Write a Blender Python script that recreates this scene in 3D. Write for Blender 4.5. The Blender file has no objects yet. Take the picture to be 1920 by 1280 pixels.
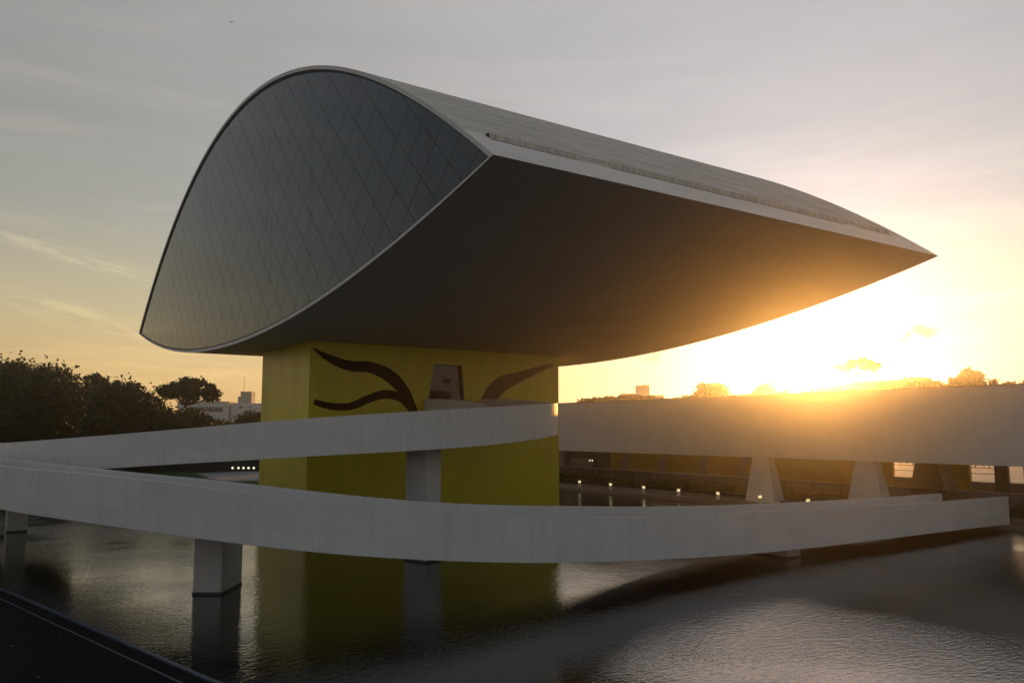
import bpy, bmesh, math, random
import numpy as np
from mathutils import Vector, Matrix
from mathutils.geometry import tessellate_polygon

S = bpy.context.scene
COL = S.collection
R = math.radians

# ------------------------------------------------------------------ camera
CAM_H = 6.8
cam_d = bpy.data.cameras.new('camera')
cam_d.sensor_width = 36.0
cam_d.lens = 1523.0 / 1920.0 * 36.0
cam_d.clip_start = 0.1
cam_d.clip_end = 4000
cam = bpy.data.objects.new('camera', cam_d)
COL.objects.link(cam)
cam.location = (0, 0, CAM_H)
HEAD = 55.442          # degrees between the view and the world X axis
cam.rotation_euler = (R(90 + 6.146), 0, R(HEAD - 90))
S.camera = cam

STREAKS = [(85.5, 11.0, 5.5, .45, 11, 1.0), (82.5, 10.1, 3.0, .28, 14, .8), (84.5, 7.2, 8.0, .9, 13, .9), (81.0, 6.2, 5.0, .5, 16, .7), (110, 8.0, 14, 1.2, 5, .7), (20, 13, 9, .9, -9, .5), (18, 7.5, 8, .8, -8, .5), (150, 14, 16, 1.6, -6, .6), (-60, 12, 18, 1.5, 7, .6)]

# ------------------------------------------------------------------ sun + sky
SUN_AZ, SUN_EL = 34.9, 3.36
sd = Vector((math.cos(R(SUN_AZ)) * math.cos(R(SUN_EL)), math.sin(R(SUN_AZ)) * math.cos(R(SUN_EL)), math.sin(R(SUN_EL))))
sl = bpy.data.lights.new('sun', 'SUN')
sl.energy = 5.0
sl.angle = R(0.53)
sl.color = (1.0, 0.46, 0.10)
sun = bpy.data.objects.new('sun', sl)
COL.objects.link(sun)
sun.rotation_euler = sd.to_track_quat('Z', 'Y').to_euler()
sun.location = (0, 0, 60)

S.view_settings.view_transform = 'Standard'
S.view_settings.look = 'None'
S.view_settings.exposure = 0.0
S.view_settings.gamma = 1.0
S.view_settings.use_curve_mapping = False
S.cycles.use_denoising = True
S.cycles.max_bounces = 8
S.cycles.volume_bounces = 0
S.cycles.sample_clamp_indirect = 4.0

W = bpy.data.worlds.new('World')
S.world = W
W.use_nodes = True
wt = W.node_tree
wt.nodes.clear()


class NT:
    """small helper for wiring nodes"""
    def __init__(self, tree): self.t = tree
    def n(self, kind, **kw):
        nd = self.t.nodes.new(kind)
        for k, v in kw.items(): setattr(nd, k, v)
        return nd
    def put(self, sock, v):
        if hasattr(v, 'is_linked') or isinstance(v, bpy.types.NodeSocket): self.t.links.new(v, sock)
        else: sock.default_value = v
    def m(self, op, a, b=None, c=None, clamp=False):
        nd = self.n('ShaderNodeMath', operation=op); nd.use_clamp = clamp
        self.put(nd.inputs[0], a)
        if b is not None: self.put(nd.inputs[1], b)
        if c is not None: self.put(nd.inputs[2], c)
        return nd.outputs[0]
    def vm(self, op, a, b=None, s=None):
        nd = self.n('ShaderNodeVectorMath', operation=op)
        self.put(nd.inputs[0], a)
        if b is not None: self.put(nd.inputs[1], b)
        if s is not None: self.put(nd.inputs['Scale'], s)
        return nd.outputs['Value'] if op in ('DOT_PRODUCT', 'DISTANCE', 'LENGTH') else nd.outputs['Vector']
    def ramp(self, fac, stops, mode='LINEAR'):
        nd = self.n('ShaderNodeValToRGB'); cr = nd.color_ramp; cr.interpolation = mode
        while len(cr.elements) < len(stops): cr.elements.new(0.5)
        for e, (p, c) in zip(cr.elements, stops):
            e.position = p; e.color = c if len(c) == 4 else (*c, 1)
        self.put(nd.inputs[0], fac)
        return nd.outputs[0]
    def mix(self, f, a, b, blend='MIX'):
        nd = self.n('ShaderNodeMix', data_type='RGBA', blend_type=blend)
        self.put(nd.inputs[0], f); self.put(nd.inputs[6], a); self.put(nd.inputs[7], b)
        return nd.outputs[2]
    def noise(self, vec, scale, detail=4, rough=0.5, out='Fac', dist=0.0):
        nd = self.n('ShaderNodeTexNoise'); self.put(nd.inputs['Vector'], vec)
        nd.inputs['Scale'].default_value = scale; nd.inputs['Detail'].default_value = detail
        nd.inputs['Roughness'].default_value = rough; nd.inputs['Distortion'].default_value = dist
        return nd.outputs[out]
    def maprange(self, v, a, b, c=0.0, d=1.0, smooth=False):
        nd = self.n('ShaderNodeMapRange'); 
        if smooth: nd.interpolation_type = 'SMOOTHSTEP'
        self.put(nd.inputs[0], v)
        for i, x in enumerate((a, b, c, d)): nd.inputs[i + 1].default_value = x
        return nd.outputs[0]
    def mapping(self, vec, scale=(1, 1, 1), rot=(0, 0, 0), loc=(0, 0, 0)):
        nd = self.n('ShaderNodeMapping'); self.put(nd.inputs[0], vec)
        nd.inputs['Scale'].default_value = scale; nd.inputs['Rotation'].default_value = rot; nd.inputs['Location'].default_value = loc
        return nd.outputs[0]


w = NT(wt)
tc = w.n('ShaderNodeTexCoord').outputs['Generated']
dirv = w.vm('NORMALIZE', tc)
sep = w.n('ShaderNodeSeparateXYZ'); wt.links.new(dirv, sep.inputs[0])
elev = w.m('MULTIPLY', w.m('ARCSINE', sep.outputs[2]), 57.2958)       # degrees
cosg = w.vm('DOT_PRODUCT', dirv, tuple(sd))
gam = w.m('MULTIPLY', w.m('ARCCOSINE', w.m('MINIMUM', cosg, 0.9999999)), 57.2958)
ef = w.m('DIVIDE', w.m('MAXIMUM', elev, 0.0), 90.0)
warm = w.ramp(ef, [(0.0, (.52, .32, .125)), (4 / 90, (.46, .315, .14)), (8 / 90, (.35, .295, .18)), (14 / 90, (.245, .236, .207)), (19 / 90, (.228, .219, .203)),
                   (28 / 90, (.240, .228, .222)), (55 / 90, (.212, .210, .216)), (1.0, (.22, .22, .23))])
cool = w.ramp(ef, [(0.0, (.34, .28, .245)), (5 / 90, (.37, .32, .295)), (12 / 90, (.29, .295, .305)), (28 / 90, (.185, .215, .255)),
                   (55 / 90, (.20, .21, .23)), (1.0, (.22, .22, .23))])
base = w.mix(w.maprange(cosg, -0.1, 0.62, 0.0, 1.0, True), cool, warm)
fwd = w.m('ADD', 0.85, w.m('MULTIPLY', 1.15, w.m('POWER', w.m('MULTIPLY', w.m('ADD', cosg, 1.0), 0.5), 4.0)))
skyc = w.vm('SCALE', base, s=fwd)
# aureole of the low sun
g1 = w.m('MULTIPLY', 0.50, w.m('EXPONENT', w.m('DIVIDE', gam, -11.0)))
g2 = w.m('MULTIPLY', 2.6, w.m('EXPONENT', w.m('DIVIDE', gam, -2.6)))
skyc = w.vm('ADD', skyc, w.vm('SCALE', (.66, .82, 1.40), s=g1))
skyc = w.vm('ADD', skyc, w.vm('SCALE', (1.0, .95, .95), s=g2))
disc = w.m('MULTIPLY', w.m('LESS_THAN', gam, 0.27), 60.0)
skyc = w.vm('ADD', skyc, w.vm('SCALE', (1.0, .85, .5), s=disc))
# thin cirrus
cv = w.mapping(dirv, scale=(1.3, 1.3, 11.0), rot=(R(4), R(-7), 0))
cn = w.noise(cv, 2.1, 6, 0.55, dist=0.6)
cm = w.maprange(cn, 0.47, 0.72, 0, 1, True)
cm = w.m('MULTIPLY', cm, w.maprange(elev, 0.0, 26.0, 1.0, 0.12))
skyc = w.mix(w.m('MULTIPLY', cm, 0.55), skyc, w.vm('ADD', w.vm('SCALE', skyc, s=1.25), (.22, .15, .06)))
cn2 = w.noise(w.mapping(dirv, scale=(1.0, 1.0, 5.0), rot=(R(-8), R(5), 0)), 5.0, 6, 0.6)
skyc = w.vm('SCALE', skyc, s=w.maprange(cn2, 0.3, 0.7, 0.965, 1.035))
# a few separate cirrus streaks (azimuth, elevation, half length, half width, tilt, strength), in degrees
az = w.m('MULTIPLY', w.m('ARCTAN2', sep.outputs[1], sep.outputs[0]), 57.2958)
for a0, e0, L0, w0, tilt, amp in STREAKS:
    da = w.m('SUBTRACT', az, a0); de = w.m('SUBTRACT', elev, e0)
    ct, st = math.cos(R(tilt)), math.sin(R(tilt))
    uu = w.m('DIVIDE', w.m('ADD', w.m('MULTIPLY', da, ct), w.m('MULTIPLY', de, st)), L0)
    vv = w.m('DIVIDE', w.m('SUBTRACT', w.m('MULTIPLY', de, ct), w.m('MULTIPLY', da, st)), w0)
    cmb = w.n('ShaderNodeCombineXYZ'); w.put(cmb.inputs[0], uu); w.put(cmb.inputs[1], vv); cmb.inputs[2].default_value = a0
    nz = w.noise(w.mapping(cmb.outputs[0], scale=(1.2, .8, 1)), 1.6, 5, .62)
    d2 = w.m('ADD', w.m('MULTIPLY', uu, uu), w.m('MULTIPLY', vv, vv))
    msk = w.m('MULTIPLY', w.m('EXPONENT', w.m('MULTIPLY', d2, -1.3)), w.maprange(nz, .34, .70, 0, amp * .55, True))
    skyc = w.mix(msk, skyc, w.vm('ADD', w.vm('SCALE', skyc, s=1.22), (.20, .15, .05)))
# two small torn clouds low in the west
for c, r, amp in (((.8742, .4739, .1055), .020, 1.0), ((.8672, .4875, .1015), .012, .8), ((.8644, .4931, .0978), .006, .8), ((.6955, .7134, .086), .018, .6), ((.703, .7064, .0905), .010, .5)):
    dv = w.vm('SUBTRACT', dirv, c)
    dv = w.vm('MULTIPLY', dv, (1.0, 1.0, 2.0))
    dl = w.vm('LENGTH', dv)
    nn = w.noise(dirv, 95.0, 5, 0.6)
    msk = w.maprange(w.m('ADD', w.m('DIVIDE', dl, r), w.m('MULTIPLY', w.m('SUBTRACT', nn, 0.5), 2.6)), 1.0, 0.25, 0, amp, True)
    skyc = w.mix(msk, skyc, (.70, .52, .24, 1))
below = w.maprange(elev, -2.0, 0.0, 0.25, 1.0)
skyc = w.vm('SCALE', skyc, s=below)
bg = w.n('ShaderNodeBackground'); wt.links.new(skyc, bg.inputs[0]); bg.inputs[1].default_value = 1.0
sky = w.n('ShaderNodeTexSky', sky_type='NISHITA'); sky.sun_disc = False
sky.sun_elevation = R(SUN_EL); sky.sun_rotation = R(90 - SUN_AZ); sky.dust_density = 1.0
bg2 = w.n('ShaderNodeBackground'); wt.links.new(sky.outputs[0], bg2.inputs[0]); bg2.inputs[1].default_value = 0.025
ad = w.n('ShaderNodeAddShader'); wt.links.new(bg.outputs[0], ad.inputs[0]); wt.links.new(bg2.outputs[0], ad.inputs[1])
wo = w.n('ShaderNodeOutputWorld'); wt.links.new(ad.outputs[0], wo.inputs[0])

# ------------------------------------------------------------------ materials
MATS = {}
def mat(name):
    m = bpy.data.materials.new(name); m.use_nodes = True
    b = m.node_tree.nodes['Principled BSDF']
    MATS[name] = m
    return m, NT(m.node_tree), b

def concrete(name, c1, c2, rough=0.75, streak=0.0, boards=0.0, scale=1.0, grime=0.0):
    m, n, b = mat(name)
    g = n.n('ShaderNodeNewGeometry').outputs['Position']
    a = n.noise(g, 0.55 * scale, 6, 0.6)
    f = n.noise(g, 6.0 * scale, 5, 0.65)
    col = n.mix(n.maprange(a, 0.3, 0.7), (*c1, 1), (*c2, 1))
    col = n.mix(n.maprange(f, 0.35, 0.75, 0, 0.35), col, (*[x * 0.82 for x in c1], 1))
    bump_src = f
    if streak:                           # rain streaks that run down
        s = n.noise(n.mapping(g, scale=(3.0, 3.0, 0.12)), 1.0, 4, 0.6)
        col = n.mix(n.maprange(s, 0.52, 0.74, 0, streak), col, (*[x * 0.62 for x in c1], 1))
        sp = n.noise(g, 2.3, 2, 0.5)
        col = n.mix(n.maprange(sp, 0.70, 0.76, 0, streak * 0.8), col, (*[x * 0.5 for x in c1], 1))
    if boards:                           # marks of the formwork boards along X
        s = n.noise(n.mapping(g, scale=(0.16, 4.2, 4.2), rot=(0, 0, R(9.0))), 1.0, 9, 0.78, dist=0.3)
        col = n.mix(n.maprange(s, 0.47, 0.58, 0, boards * .9), col, (*[x * 0.58 for x in c1], 1))
        s2 = n.noise(n.mapping(g, scale=(0.30, 7.5, 7.5), rot=(0, 0, R(6.0))), 1.0, 7, 0.75)
        col = n.mix(n.maprange(s2, 0.55, 0.62, 0, boards), col, (*[x * 0.34 for x in c1], 1))
        s3 = n.noise(n.mapping(g, scale=(0.22, 3.0, 3.0), rot=(0, 0, R(13.0)), loc=(7, 3, 1)), 1.0, 6, 0.7)
        col = n.mix(n.maprange(s3, 0.58, 0.66, 0, boards * .7), col, (*[min(.85, x * 1.3) for x in c1], 1))
        s4 = n.noise(g, 0.35, 3, 0.6)
        col = n.mix(n.maprange(s4, 0.45, 0.7, 0, boards * .35), col, (*[x * 0.6 for x in c1], 1))
        bump_src = n.m('ADD', f, n.m('MULTIPLY', s, 1.5))
    if grime:
        s = n.noise(n.mapping(g, scale=(7.0, 0.6, 0.6)), 1.0, 5, 0.7)
        col = n.mix(n.maprange(s, 0.42, 0.62, 0, grime), col, (.055, .05, .045, 1))
    n.put(b.inputs['Base Color'], col)
    b.inputs['Roughness'].default_value = rough
    bp = n.n('ShaderNodeBump'); bp.inputs['Strength'].default_value = 0.25; bp.inputs['Distance'].default_value = 0.02
    n.put(bp.inputs['Height'], bump_src); n.put(b.inputs['Normal'], bp.outputs[0])
    return m

def panel_joints(m):
    """faint formwork joints, tie holes and hairlines of the parapets, laid out along their length (UV)"""
    n = NT(m.node_tree); b = m.node_tree.nodes['Principled BSDF']
    old = b.inputs['Base Color'].links[0].from_socket
    uvn = n.n('ShaderNodeTexCoord').outputs['UV']
    br = n.n('ShaderNodeTexBrick'); n.put(br.inputs['Vector'], uvn); br.offset = 0.0
    br.inputs['Scale'].default_value = 1.0; br.inputs['Mortar Size'].default_value = 0.008; br.inputs['Mortar Smooth'].default_value = .3
    br.inputs['Brick Width'].default_value = 2.44; br.inputs['Row Height'].default_value = 1.22
    br.inputs['Color1'].default_value = (1, 1, 1, 1); br.inputs['Color2'].default_value = (.94, .94, .93, 1); br.inputs['Mortar'].default_value = (.80, .79, .77, 1)
    c = n.mix(1.0, old, br.outputs[0], 'MULTIPLY')
    hl = n.noise(n.mapping(uvn, scale=(0.5, 9.0, 1.0)), 1.0, 4, .6)
    c = n.mix(n.maprange(hl, .68, .72, 0, .35), c, (.33, .32, .31, 1))
    top = n.noise(n.mapping(uvn, scale=(5.0, .5, 1.0)), 1.0, 3, .6)
    sepu = n.n('ShaderNodeSeparateXYZ'); n.put(sepu.inputs[0], uvn)
    edge = n.maprange(sepu.outputs[1], -.55, 0.0, 0.0, 1.0)
    c = n.mix(n.m('MULTIPLY', edge, n.maprange(top, .56, .70, 0, .30)), c, (.36, .35, .32, 1))
    n.put(b.inputs['Base Color'], c)
M_white = concrete('white_painted_concrete', (.70, .695, .68), (.76, .755, .74), 0.6, streak=0.22)
panel_joints(M_white)
M_white2 = concrete('white_gallery_paint', (.72, .71, .69), (.78, .77, .75), 0.7, streak=0.10)
M_deck = concrete('ramp_deck_concrete', (.30, .30, .29), (.36, .35, .34), 0.8)
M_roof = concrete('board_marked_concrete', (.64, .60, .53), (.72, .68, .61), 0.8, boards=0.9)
M_lip = concrete('edge_beam_concrete', (.74, .71, .66), (.80, .77, .72), 0.7, boards=0.25)
M_riser = concrete('weathered_riser_concrete', (.66, .62, .54), (.74, .70, .61), 0.9, grime=0.36)
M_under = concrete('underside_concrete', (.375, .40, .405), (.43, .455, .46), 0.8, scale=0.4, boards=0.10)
M_stone = concrete('dark_granite', (.008, .008, .009), (.014, .014, .015), 0.9); M_stone.node_tree.nodes['Principled BSDF'].inputs['Specular IOR Level'].default_value = .05
M_step = concrete('grey_stone_step', (.20, .17, .14), (.26, .22, .18), 0.7)
M_pave = concrete('pale_pavement', (.34, .32, .29), (.40, .38, .34), 0.8)
M_path = concrete('grey_path', (.16, .17, .19), (.20, .21, .23), 0.8)
M_wet_shade = concrete('wet_stain_and_shade_concrete', (.045, .05, .05), (.07, .075, .07), 0.5)  # wet collars of the piers, and the painted shade in the gutter

def simple(name, col, rough=0.6, metal=0.0, spec=None, vary=0.15, vscale=2.0):
    m, n, b = mat(name)
    g = n.n('ShaderNodeNewGeometry').outputs['Position']
    f = n.noise(g, vscale, 4, 0.6)
    c = n.mix(n.maprange(f, 0.3, 0.7), (*[x * (1 - vary) for x in col], 1), (*[min(1, x * (1 + vary)) for x in col], 1))
    n.put(b.inputs['Base Color'], c)
    b.inputs['Roughness'].default_value = rough; b.inputs['Metallic'].default_value = metal
    if spec is not None: b.inputs['Specular IOR Level'].default_value = spec
    return m

M_black = simple('black_rubber_joint', (.012, .014, .016), 0.5)
M_frame = simple('dark_blue_grey_frame', (.006, .012, .018), 0.6, spec=.2)
M_bark = simple('bark', (.05, .038, .028), 0.9)
M_steel = simple('brushed_steel', (.5, .47, .42), 0.35, 0.9)
M_darkglass = simple('dark_window_glass', (.02, .022, .025), 0.08)
M_office = simple('white_office_wall', (.62, .62, .60), 0.8, vary=.05)
M_office2 = simple('grey_office_wall', (.42, .39, .36), 0.8, vary=.05)
M_ogl = simple('blue_green_window_glass', (.05, .10, .12), 0.15)
M_bird = simple('dark_feathers', (.03, .03, .03), 0.8)
M_wall = simple('dark_garden_wall', (.015, .018, .02), 0.9)
M_beige = simple('beige_partition', (.38, .30, .25), 0.7)
M_galwall = simple('yellow_gallery_tile', (.50, .33, .02), 0.35, vary=.08)
M_galgrey = simple('grey_gallery_tile', (.28, .24, .22), 0.4, vary=.08)
M_ink = simple('black_glazed_tile', (.004, .004, .005), 0.5, spec=.12)
M_ink2 = simple('grey_black_glazed_tile', (.04, .036, .038), 0.5, spec=.3)
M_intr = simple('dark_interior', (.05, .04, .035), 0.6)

def leafmat(name, c1, c2):
    m, n, b = mat(name)
    oi = n.n('ShaderNodeNewGeometry').outputs['Position']
    f = n.noise(oi, 0.9, 3, 0.6)
    n.put(b.inputs['Base Color'], n.mix(n.maprange(f, 0.35, 0.65), (*c1, 1), (*c2, 1)))
    b.inputs['Roughness'].default_value = 0.7
    b.inputs['Specular IOR Level'].default_value = 0.2
    return m
M_leaf = leafmat('dark_foliage', (.007, .018, .006), (.018, .036, .010))
M_leaf2 = leafmat('olive_foliage', (.035, .045, .015), (.075, .08, .025))
M_hedge = leafmat('hedge_foliage', (.06, .07, .02), (.14, .13, .05))

# lawn
m, n, b = mat('lawn'); g = n.n('ShaderNodeNewGeometry').outputs['Position']
n.put(b.inputs['Base Color'], n.mix(n.maprange(n.noise(g, .3, 6, .65), .35, .65), (.012, .045, .010, 1), (.025, .070, .016, 1)))
b.inputs['Roughness'].default_value = .9; b.inputs['Specular IOR Level'].default_value = .1; M_lawn = m
m, n, b = mat('ground_soil'); g = n.n('ShaderNodeNewGeometry').outputs['Position']
n.put(b.inputs['Base Color'], n.mix(n.noise(g, .05, 6, .65), (.02, .035, .014, 1), (.05, .045, .03, 1)))
b.inputs['Roughness'].default_value = .95; M_ground = m

# yellow glazed tile of the tower
m, n, b = mat('yellow_glazed_tile')
tcn = n.n('ShaderNodeTexCoord').outputs['UV']
br = n.n('ShaderNodeTexBrick'); n.put(br.inputs['Vector'], tcn)
br.offset = 0.0; br.squash = 1.0
br.inputs['Scale'].default_value = 1.0; br.inputs['Mortar Size'].default_value = 0.012
br.inputs['Brick Width'].default_value = 0.16; br.inputs['Row Height'].default_value = 0.16; br.inputs['Mortar Smooth'].default_value = 0.1
br.inputs['Color1'].default_value = (.82, .67, .014, 1); br.inputs['Color2'].default_value = (.77, .63, .012, 1); br.inputs['Mortar'].default_value = (.46, .40, .04, 1)
g = n.n('ShaderNodeNewGeometry').outputs['Position']
dirt = n.noise(n.mapping(g, scale=(1, 1, .25)), .5, 6, .65)
col = n.mix(n.maprange(dirt, .45, .75, 0, .3), br.outputs[0], (.30, .25, .03, 1))
n.put(b.inputs['Base Color'], col); b.inputs['Roughness'].default_value = .32
bp = n.n('ShaderNodeBump'); bp.inputs['Strength'].default_value = .45; bp.inputs['Distance'].default_value = .01
n.put(bp.inputs['Height'], n.m('ADD', n.m('MULTIPLY', br.outputs['Fac'], -1.0), n.m('MULTIPLY', n.noise(tcn, 2.7, 3, .6), .9))); n.put(b.inputs['Normal'], bp.outputs[0])
M_yel = m

# coated glass of the big window
m, n, b = mat('coated_dark_glass')
g = n.n('ShaderNodeNewGeometry').outputs['Position']
vs = n.noise(n.mapping(g, scale=(1.0, 1.0, .04)), 1.3, 4, .7)
col = n.mix(n.maprange(vs, .45, .70), (.006, .010, .014, 1), (.018, .023, .027, 1))
n.put(b.inputs['Base Color'], col)
b.inputs['Roughness'].default_value = 0.035; b.inputs['IOR'].default_value = 1.50; b.inputs['Specular Tint'].default_value = (.58, .88, 1.0, 1)
vs2 = n.noise(n.mapping(g, scale=(1.0, 2.6, .03)), 1.0, 3, .7)
n.put(b.inputs['Specular IOR Level'], n.maprange(vs2, .52, .70, .52, .30))
bp = n.n('ShaderNodeBump'); bp.inputs['Strength'].default_value = .03; bp.inputs['Distance'].default_value = .05
n.put(bp.inputs['Height'], n.noise(g, .35, 2, .5)); n.put(b.inputs['Normal'], bp.outputs[0])
M_glass = m

# clear glass for balustrade
m, n, b = mat('clear_glass_panel')
b.inputs['Base Color'].default_value = (.05, .05, .045, 1); b.inputs['Roughness'].default_value = .03
b.inputs['Alpha'].default_value = .30; M_clear = m

# water
m, n, b = mat('pool_water')
g = n.n('ShaderNodeNewGeometry').outputs['Position']
b.inputs['Base Color'].default_value = (.004, .006, .007, 1); b.inputs['Roughness'].default_value = 0.015; b.inputs['IOR'].default_value = 1.85
r1 = n.noise(n.mapping(g, scale=(1.0, 2.2, 1.0), rot=(0, 0, R(-38))), 2.6, 3, .55, dist=.25)
r2 = n.noise(n.mapping(g, scale=(1.0, 1.7, 1.0), rot=(0, 0, R(-20))), 6.5, 3, .55)
r3 = n.noise(g, .22, 2, .5)
amp = n.maprange(n.noise(g, .09, 3, .5), .38, .62, .25, 1.0)
h = n.m('ADD', n.m('MULTIPLY', r1, 1.0), n.m('MULTIPLY', r2, .55))
h = n.m('ADD', n.m('MULTIPLY', h, amp), n.m('MULTIPLY', r3, .6))
bp = n.n('ShaderNodeBump'); bp.inputs['Strength'].default_value = 1.0; bp.inputs['Distance'].default_value = 0.019
n.put(bp.inputs['Height'], h); n.put(b.inputs['Normal'], bp.outputs[0])
M_water = m

def emis(name, col, s):
    m, n, b = mat(name)
    b.inputs['Base Color'].default_value = (*col, 1); b.inputs['Emission Color'].default_value = (*col, 1); b.inputs['Emission Strength'].default_value = s
    return m
M_lamp = emis('lit_lamp', (1.0, .82, .42), 1.1)
M_lamp2 = emis('lit_white_lamp', (1.0, .90, .66), 1.3)

# ------------------------------------------------------------------ object helpers
def tag(o, label=None, cat=None, group=None, kind=None):
    if label: o['label'] = label
    if cat: o['category'] = cat
    if group: o['group'] = group
    if kind: o['kind'] = kind
    return o

def empty(name, loc=(0, 0, 0), label=None, cat=None, group=None):
    o = bpy.data.objects.new(name, None); COL.objects.link(o)
    o.location = loc; o.empty_display_size = .5
    return tag(o, label, cat, group)

def mesh(name, verts, faces, m, parent=None, smooth=False):
    me = bpy.data.meshes.new(name)
    off = Vector(parent_loc(parent))
    me.from_pydata([tuple(Vector(v) - off) for v in verts], [], faces)
    me.update()
    if smooth:
        me.polygons.foreach_set('use_smooth', [True] * len(me.polygons))
    o = bpy.data.objects.new(name, me); COL.objects.link(o)
    if m: me.materials.append(m)
    o.parent = parent
    return o

def parent_loc(p):
    v = Vector((0, 0, 0))
    while p is not None:
        v += p.location; p = p.parent
    return v

class MB:
    def __init__(self): self.v = []; self.f = []
    def box(self, x0, y0, z0, x1, y1, z1):
        return self.hexa([(x0, y0, z0), (x1, y0, z0), (x1, y1, z0), (x0, y1, z0), (x0, y0, z1), (x1, y0, z1), (x1, y1, z1), (x0, y1, z1)])
    def hexa(self, p):
        k = len(self.v); self.v += p
        self.f += [tuple(k + i for i in q) for q in ((0, 3, 2, 1), (4, 5, 6, 7), (0, 1, 5, 4), (1, 2, 6, 5), (2, 3, 7, 6), (3, 0, 4, 7))]
        return self
    def obox(self, c, ux, hx, hy, z0, z1):
        """box turned to horizontal direction ux, half sizes hx, hy"""
        ux = Vector((ux[0], ux[1], 0)).normalized(); uy = Vector((-ux.y, ux.x, 0)); c = Vector((c[0], c[1], 0))
        q = [c + ux * a * hx + uy * b_ * hy for a, b_ in ((-1, -1), (1, -1), (1, 1), (-1, 1))]
        return self.hexa([(p.x, p.y, z0) for p in q] + [(p.x, p.y, z1) for p in q])
    def prism(self, poly, axis, a, b_):
        """poly of 2D points extruded along an axis from a to b"""
        k = len(self.v); nn = len(poly)
        def P(p, t): return {'x': (t, p[0], p[1]), 'y': (p[0], t, p[1]), 'z': (p[0], p[1], t)}[axis]
        self.v += [P(p, a) for p in poly] + [P(p, b_) for p in poly]
        self.f += [tuple(range(k, k + nn))[::-1], tuple(range(k + nn, k + 2 * nn))]
        self.f += [(k + i, k + (i + 1) % nn, k + nn + (i + 1) % nn, k + nn + i) for i in range(nn)]
        return self
    def tube(self, pts, radii, seg=7):
        k = len(self.v); pts = [Vector(p) for p in pts]
        for i, p in enumerate(pts):
            d = (pts[min(i + 1, len(pts) - 1)] - pts[max(i - 1, 0)]).normalized()
            a = d.orthogonal().normalized(); bb = d.cross(a)
            for j in range(seg):
                t = 2 * math.pi * j / seg
                self.v.append(tuple(p + (a * math.cos(t) + bb * math.sin(t)) * radii[i]))
        for i in range(len(pts) - 1):
            for j in range(seg):
                q = k + i * seg
                self.f.append((q + j, q + (j + 1) % seg, q + seg + (j + 1) % seg, q + seg + j))
        self.f.append(tuple(range(k, k + seg))[::-1]); e = k + (len(pts) - 1) * seg
        self.f.append(tuple(range(e, e + seg)))
        return self
    def cyl(self, x, y, z0, z1, r, seg=16, r2=None):
        return self.tube([(x, y, z0), (x, y, z1)], [r, r2 or r], seg)
    def build(self, name, m, parent=None, smooth=False):
        return mesh(name, self.v, self.f, m, parent, smooth)

def bevel(o, wd=0.03, seg=2):
    md = o.modifiers.new('bevel', 'BEVEL'); md.width = wd; md.segments = seg; md.limit_method = 'ANGLE'; md.angle_limit = R(40)
    return o

# ------------------------------------------------------------------ ground, pool, banks
GZ = 0.30
pool = [(9, 10), (12, -12), (64.5, -12), (60.9, 10), (59.6, 27.5), (56.7, 73.4), (55.3, 94), (10, 97), (-12, 90), (-6, 72), (-1.2, 54), (2.6, 37.9), (6.0, 22.5)]
outer = [(-700, -400), (900, -400), (900, 900), (-700, 900)]
polys = [[Vector((x, y, 0)) for x, y in outer], [Vector((x, y, 0)) for x, y in pool]]
tri = tessellate_polygon(polys)
allp = outer + pool
tag(mesh('ground', [(x, y, GZ) for x, y in allp], [tuple(t) for t in tri], M_ground), kind='structure')
gm = bpy.data.objects['ground'].data
if gm.polygons[0].normal.z < 0:
    gm.flip_normals()
tag(mesh('water', [(x, y, 0.0) for x, y in ((-30, -30), (75, -30), (75, 110), (-30, 110))], [(0, 1, 2, 3)], M_water), kind='structure')
# vertical pool wall
v = []; f = []
for i, (x, y) in enumerate(pool):
    v += [(x, y, GZ - .002), (x, y, -.4)]
for i in range(len(pool)):
    a = 2 * i; c = 2 * ((i + 1) % len(pool)); f.append((a, c, c + 1, a + 1))
tag(mesh('pool_wall', v, f, M_step), kind='structure')
# near bank: dark stone terrace and a narrow raised coping
near = [(9, 10), (6.0, 22.5), (2.6, 37.9), (-1.2, 54), (-6, 72), (-60, 72), (-60, -20), (9, -20)]
tag(mesh('stone_terrace', [(x, y, GZ + .004) for x, y in near], [tuple(range(len(near)))[::-1]], M_stone), kind='structure')
path_n = [(9.2, 9), (9, 10), (6.0, 22.5), (2.6, 37.9), (-1.2, 54), (-6, 72)]
mb = MB()
def strip(mb, pts, off0, off1, z0, z1):
    P = [Vector((x, y, 0)) for x, y in pts]
    L = []; 
    for i, p in enumerate(P):
        d = (P[min(i + 1, len(P) - 1)] - P[max(i - 1, 0)]).normalized(); nrm = Vector((-d.y, d.x, 0))
        L.append((p + nrm * off0, p + nrm * off1))
    for i in range(len(P) - 1):
        a0, a1 = L[i]; b0, b1 = L[i + 1]
        mb.hexa([(a0.x, a0.y, z0), (b0.x, b0.y, z0), (b1.x, b1.y, z0), (a1.x, a1.y, z0), (a0.x, a0.y, z1), (b0.x, b0.y, z1), (b1.x, b1.y, z1), (a1.x, a1.y, z1)])
strip(mb, path_n[1:], -.03, .10, .2, .36)
M_cope = simple('wet_blue_grey_coping', (.06, .08, .12), 0.35)
tag(mb.build('pool_coping', M_cope), kind='structure')
mb = MB(); strip(mb, path_n[1:], .62, .66, .30, .335); tag(mb.build('terrace_joint', M_cope), kind='structure')
rl = random.Random(3); mb = MB()
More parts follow.
